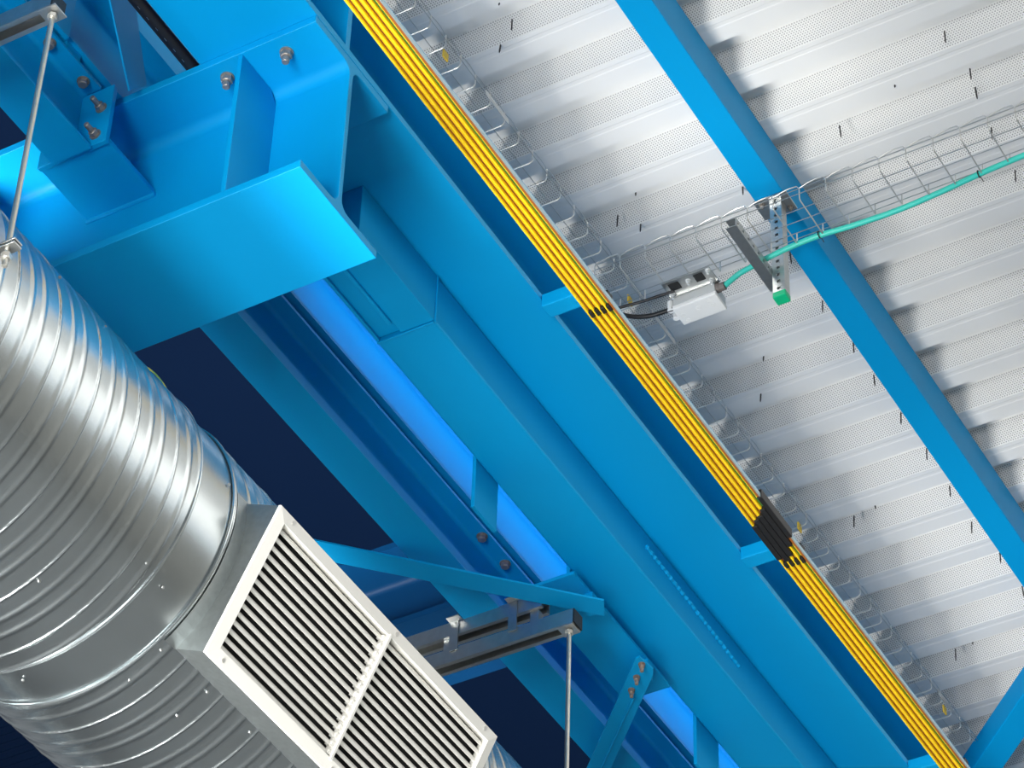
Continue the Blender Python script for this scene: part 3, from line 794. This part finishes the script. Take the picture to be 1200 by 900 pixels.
# roof screws poking through the sheets
SC1 = [(870, 222), (926, 303), (964, 360), (1000, 407), (1024, 447), (1056, 491), (1086, 533), (1113, 577), (1139, 619), (1172, 654), (1198, 694)]
SC2 = [(1107, 44), (1137, 88), (1143, 110), (984, 155), (1162, 157), (1190, 207), (587, 56), (724, 260), (751, 266), (892, 465), (1001, 612), (1120, 768), (600, 30)]
SC3 = [(1049, 103), (895, 424), (1025, 597), (745, 230), (586, 7), (1140, 756)]
ORD = ['topmost', 'second', 'third', 'fourth', 'fifth', 'sixth', 'seventh', 'eighth', 'ninth', 'tenth', 'lowest']
L1 = ['%s dark screw tip%s in the row left of the blue purlin' % (o, '' if o in ('topmost', 'lowest') else ' from the top') for o in ORD]
L2 = ['long dark roof screw tip nearest the top right corner', 'dark roof screw tip just above another, over the cable tray at right', 'dark roof screw tip just below another, over the cable tray at right',
      'dark roof screw tip right of the blue purlin, above the steel bracket', 'dark roof screw tip seen through the cross tray mesh at right', 'dark roof screw tip below the turquoise cable at the right edge',
      'long dark roof screw tip near the top, right of the yellow bars', 'left one of two dark roof screw tips above the white junction box', 'right one of two dark roof screw tips above the white junction box',
      'long dark roof screw tip below the junction box, left of the purlin', 'long roof screw tip right of the black joint covers', 'dark roof screw tip in the shade near the lower right brace', 'faint dark roof screw tip close to the top edge']
L3 = ['tiny screw tip in the white roof sheets right of the purlin', 'tiny screw tip in the roof sheets below the junction box', 'tiny screw tip right of the black joint covers',
      'tiny screw tip above the two screws over the junction box', 'tiny screw tip at the top edge, right of the yellow bars', 'tiny screw tip in the shade near the lower right brace']
def screws(L, ln, labels, group):
    for (u, v), label in zip(L, labels):
        p = P(u, v - 4, 2, ZD + 0.004); bm = bmesh.new()
        dx, dy = random.uniform(-.004, .004), random.uniform(-.003, .003)
        N = 12
        tube(bm, [(p.x + dx * i / N, p.y + dy * i / N, ZD + 0.02 - (ln + 0.02) * i / N) for i in range(N + 1)], [(0.0032 if i % 2 else 0.0026) if i < N - 1 else (0.0024 if i == N - 1 else 0.0006) for i in range(N + 1)], 8)
        tag(link('roof_screw', bm, SCREW), label, 'screw', group)
screws(SC1, 0.042, L1, 'row of screws beside the purlin')
screws(SC2, 0.042, L2, 'long scattered roof screws')
screws(SC3, 0.012, L3, 'short scattered roof screws')

# ================================================================== ADDED LAMP, unseen, brightening the slit between the beams
lt = thing('added_lamp', 'slim white lamp added unseen between the girder and the back beam to brighten its web', 'lamp', (-3.03, 7.4, 5.30))
link('housing', BX(-3.045, -3.018, 4.3, 11.0, 5.435, 5.460), LAMPB, lt)
link('hanger', BX(-3.265, -3.045, 4.6, 4.63, 5.456, 5.462), LAMPB, lt); link('hanger', BX(-3.048, -3.045, 4.6, 4.63, 5.440, 5.462), LAMPB, lt)
ll = bpy.data.lights.new('added_lamp_light', 'AREA'); ll.shape = 'RECTANGLE'; ll.size = 0.02; ll.size_y = 6.6; ll.energy = 8; ll.color = (0.32, 0.70, 1.0)
lo = bpy.data.objects.new('added_lamp_light', ll); C.objects.link(lo); lo.parent = lt
lo.matrix_parent_inverse = Matrix.Identity(4); lo.location = (-0.019, 0.25, 0.130)
lo.rotation_euler = (0, math.radians(80), 0)

# parts were meshed relative to their thing; clear the helper property
for o in bpy.data.objects:
    if '_w' in o.keys(): del o['_w']
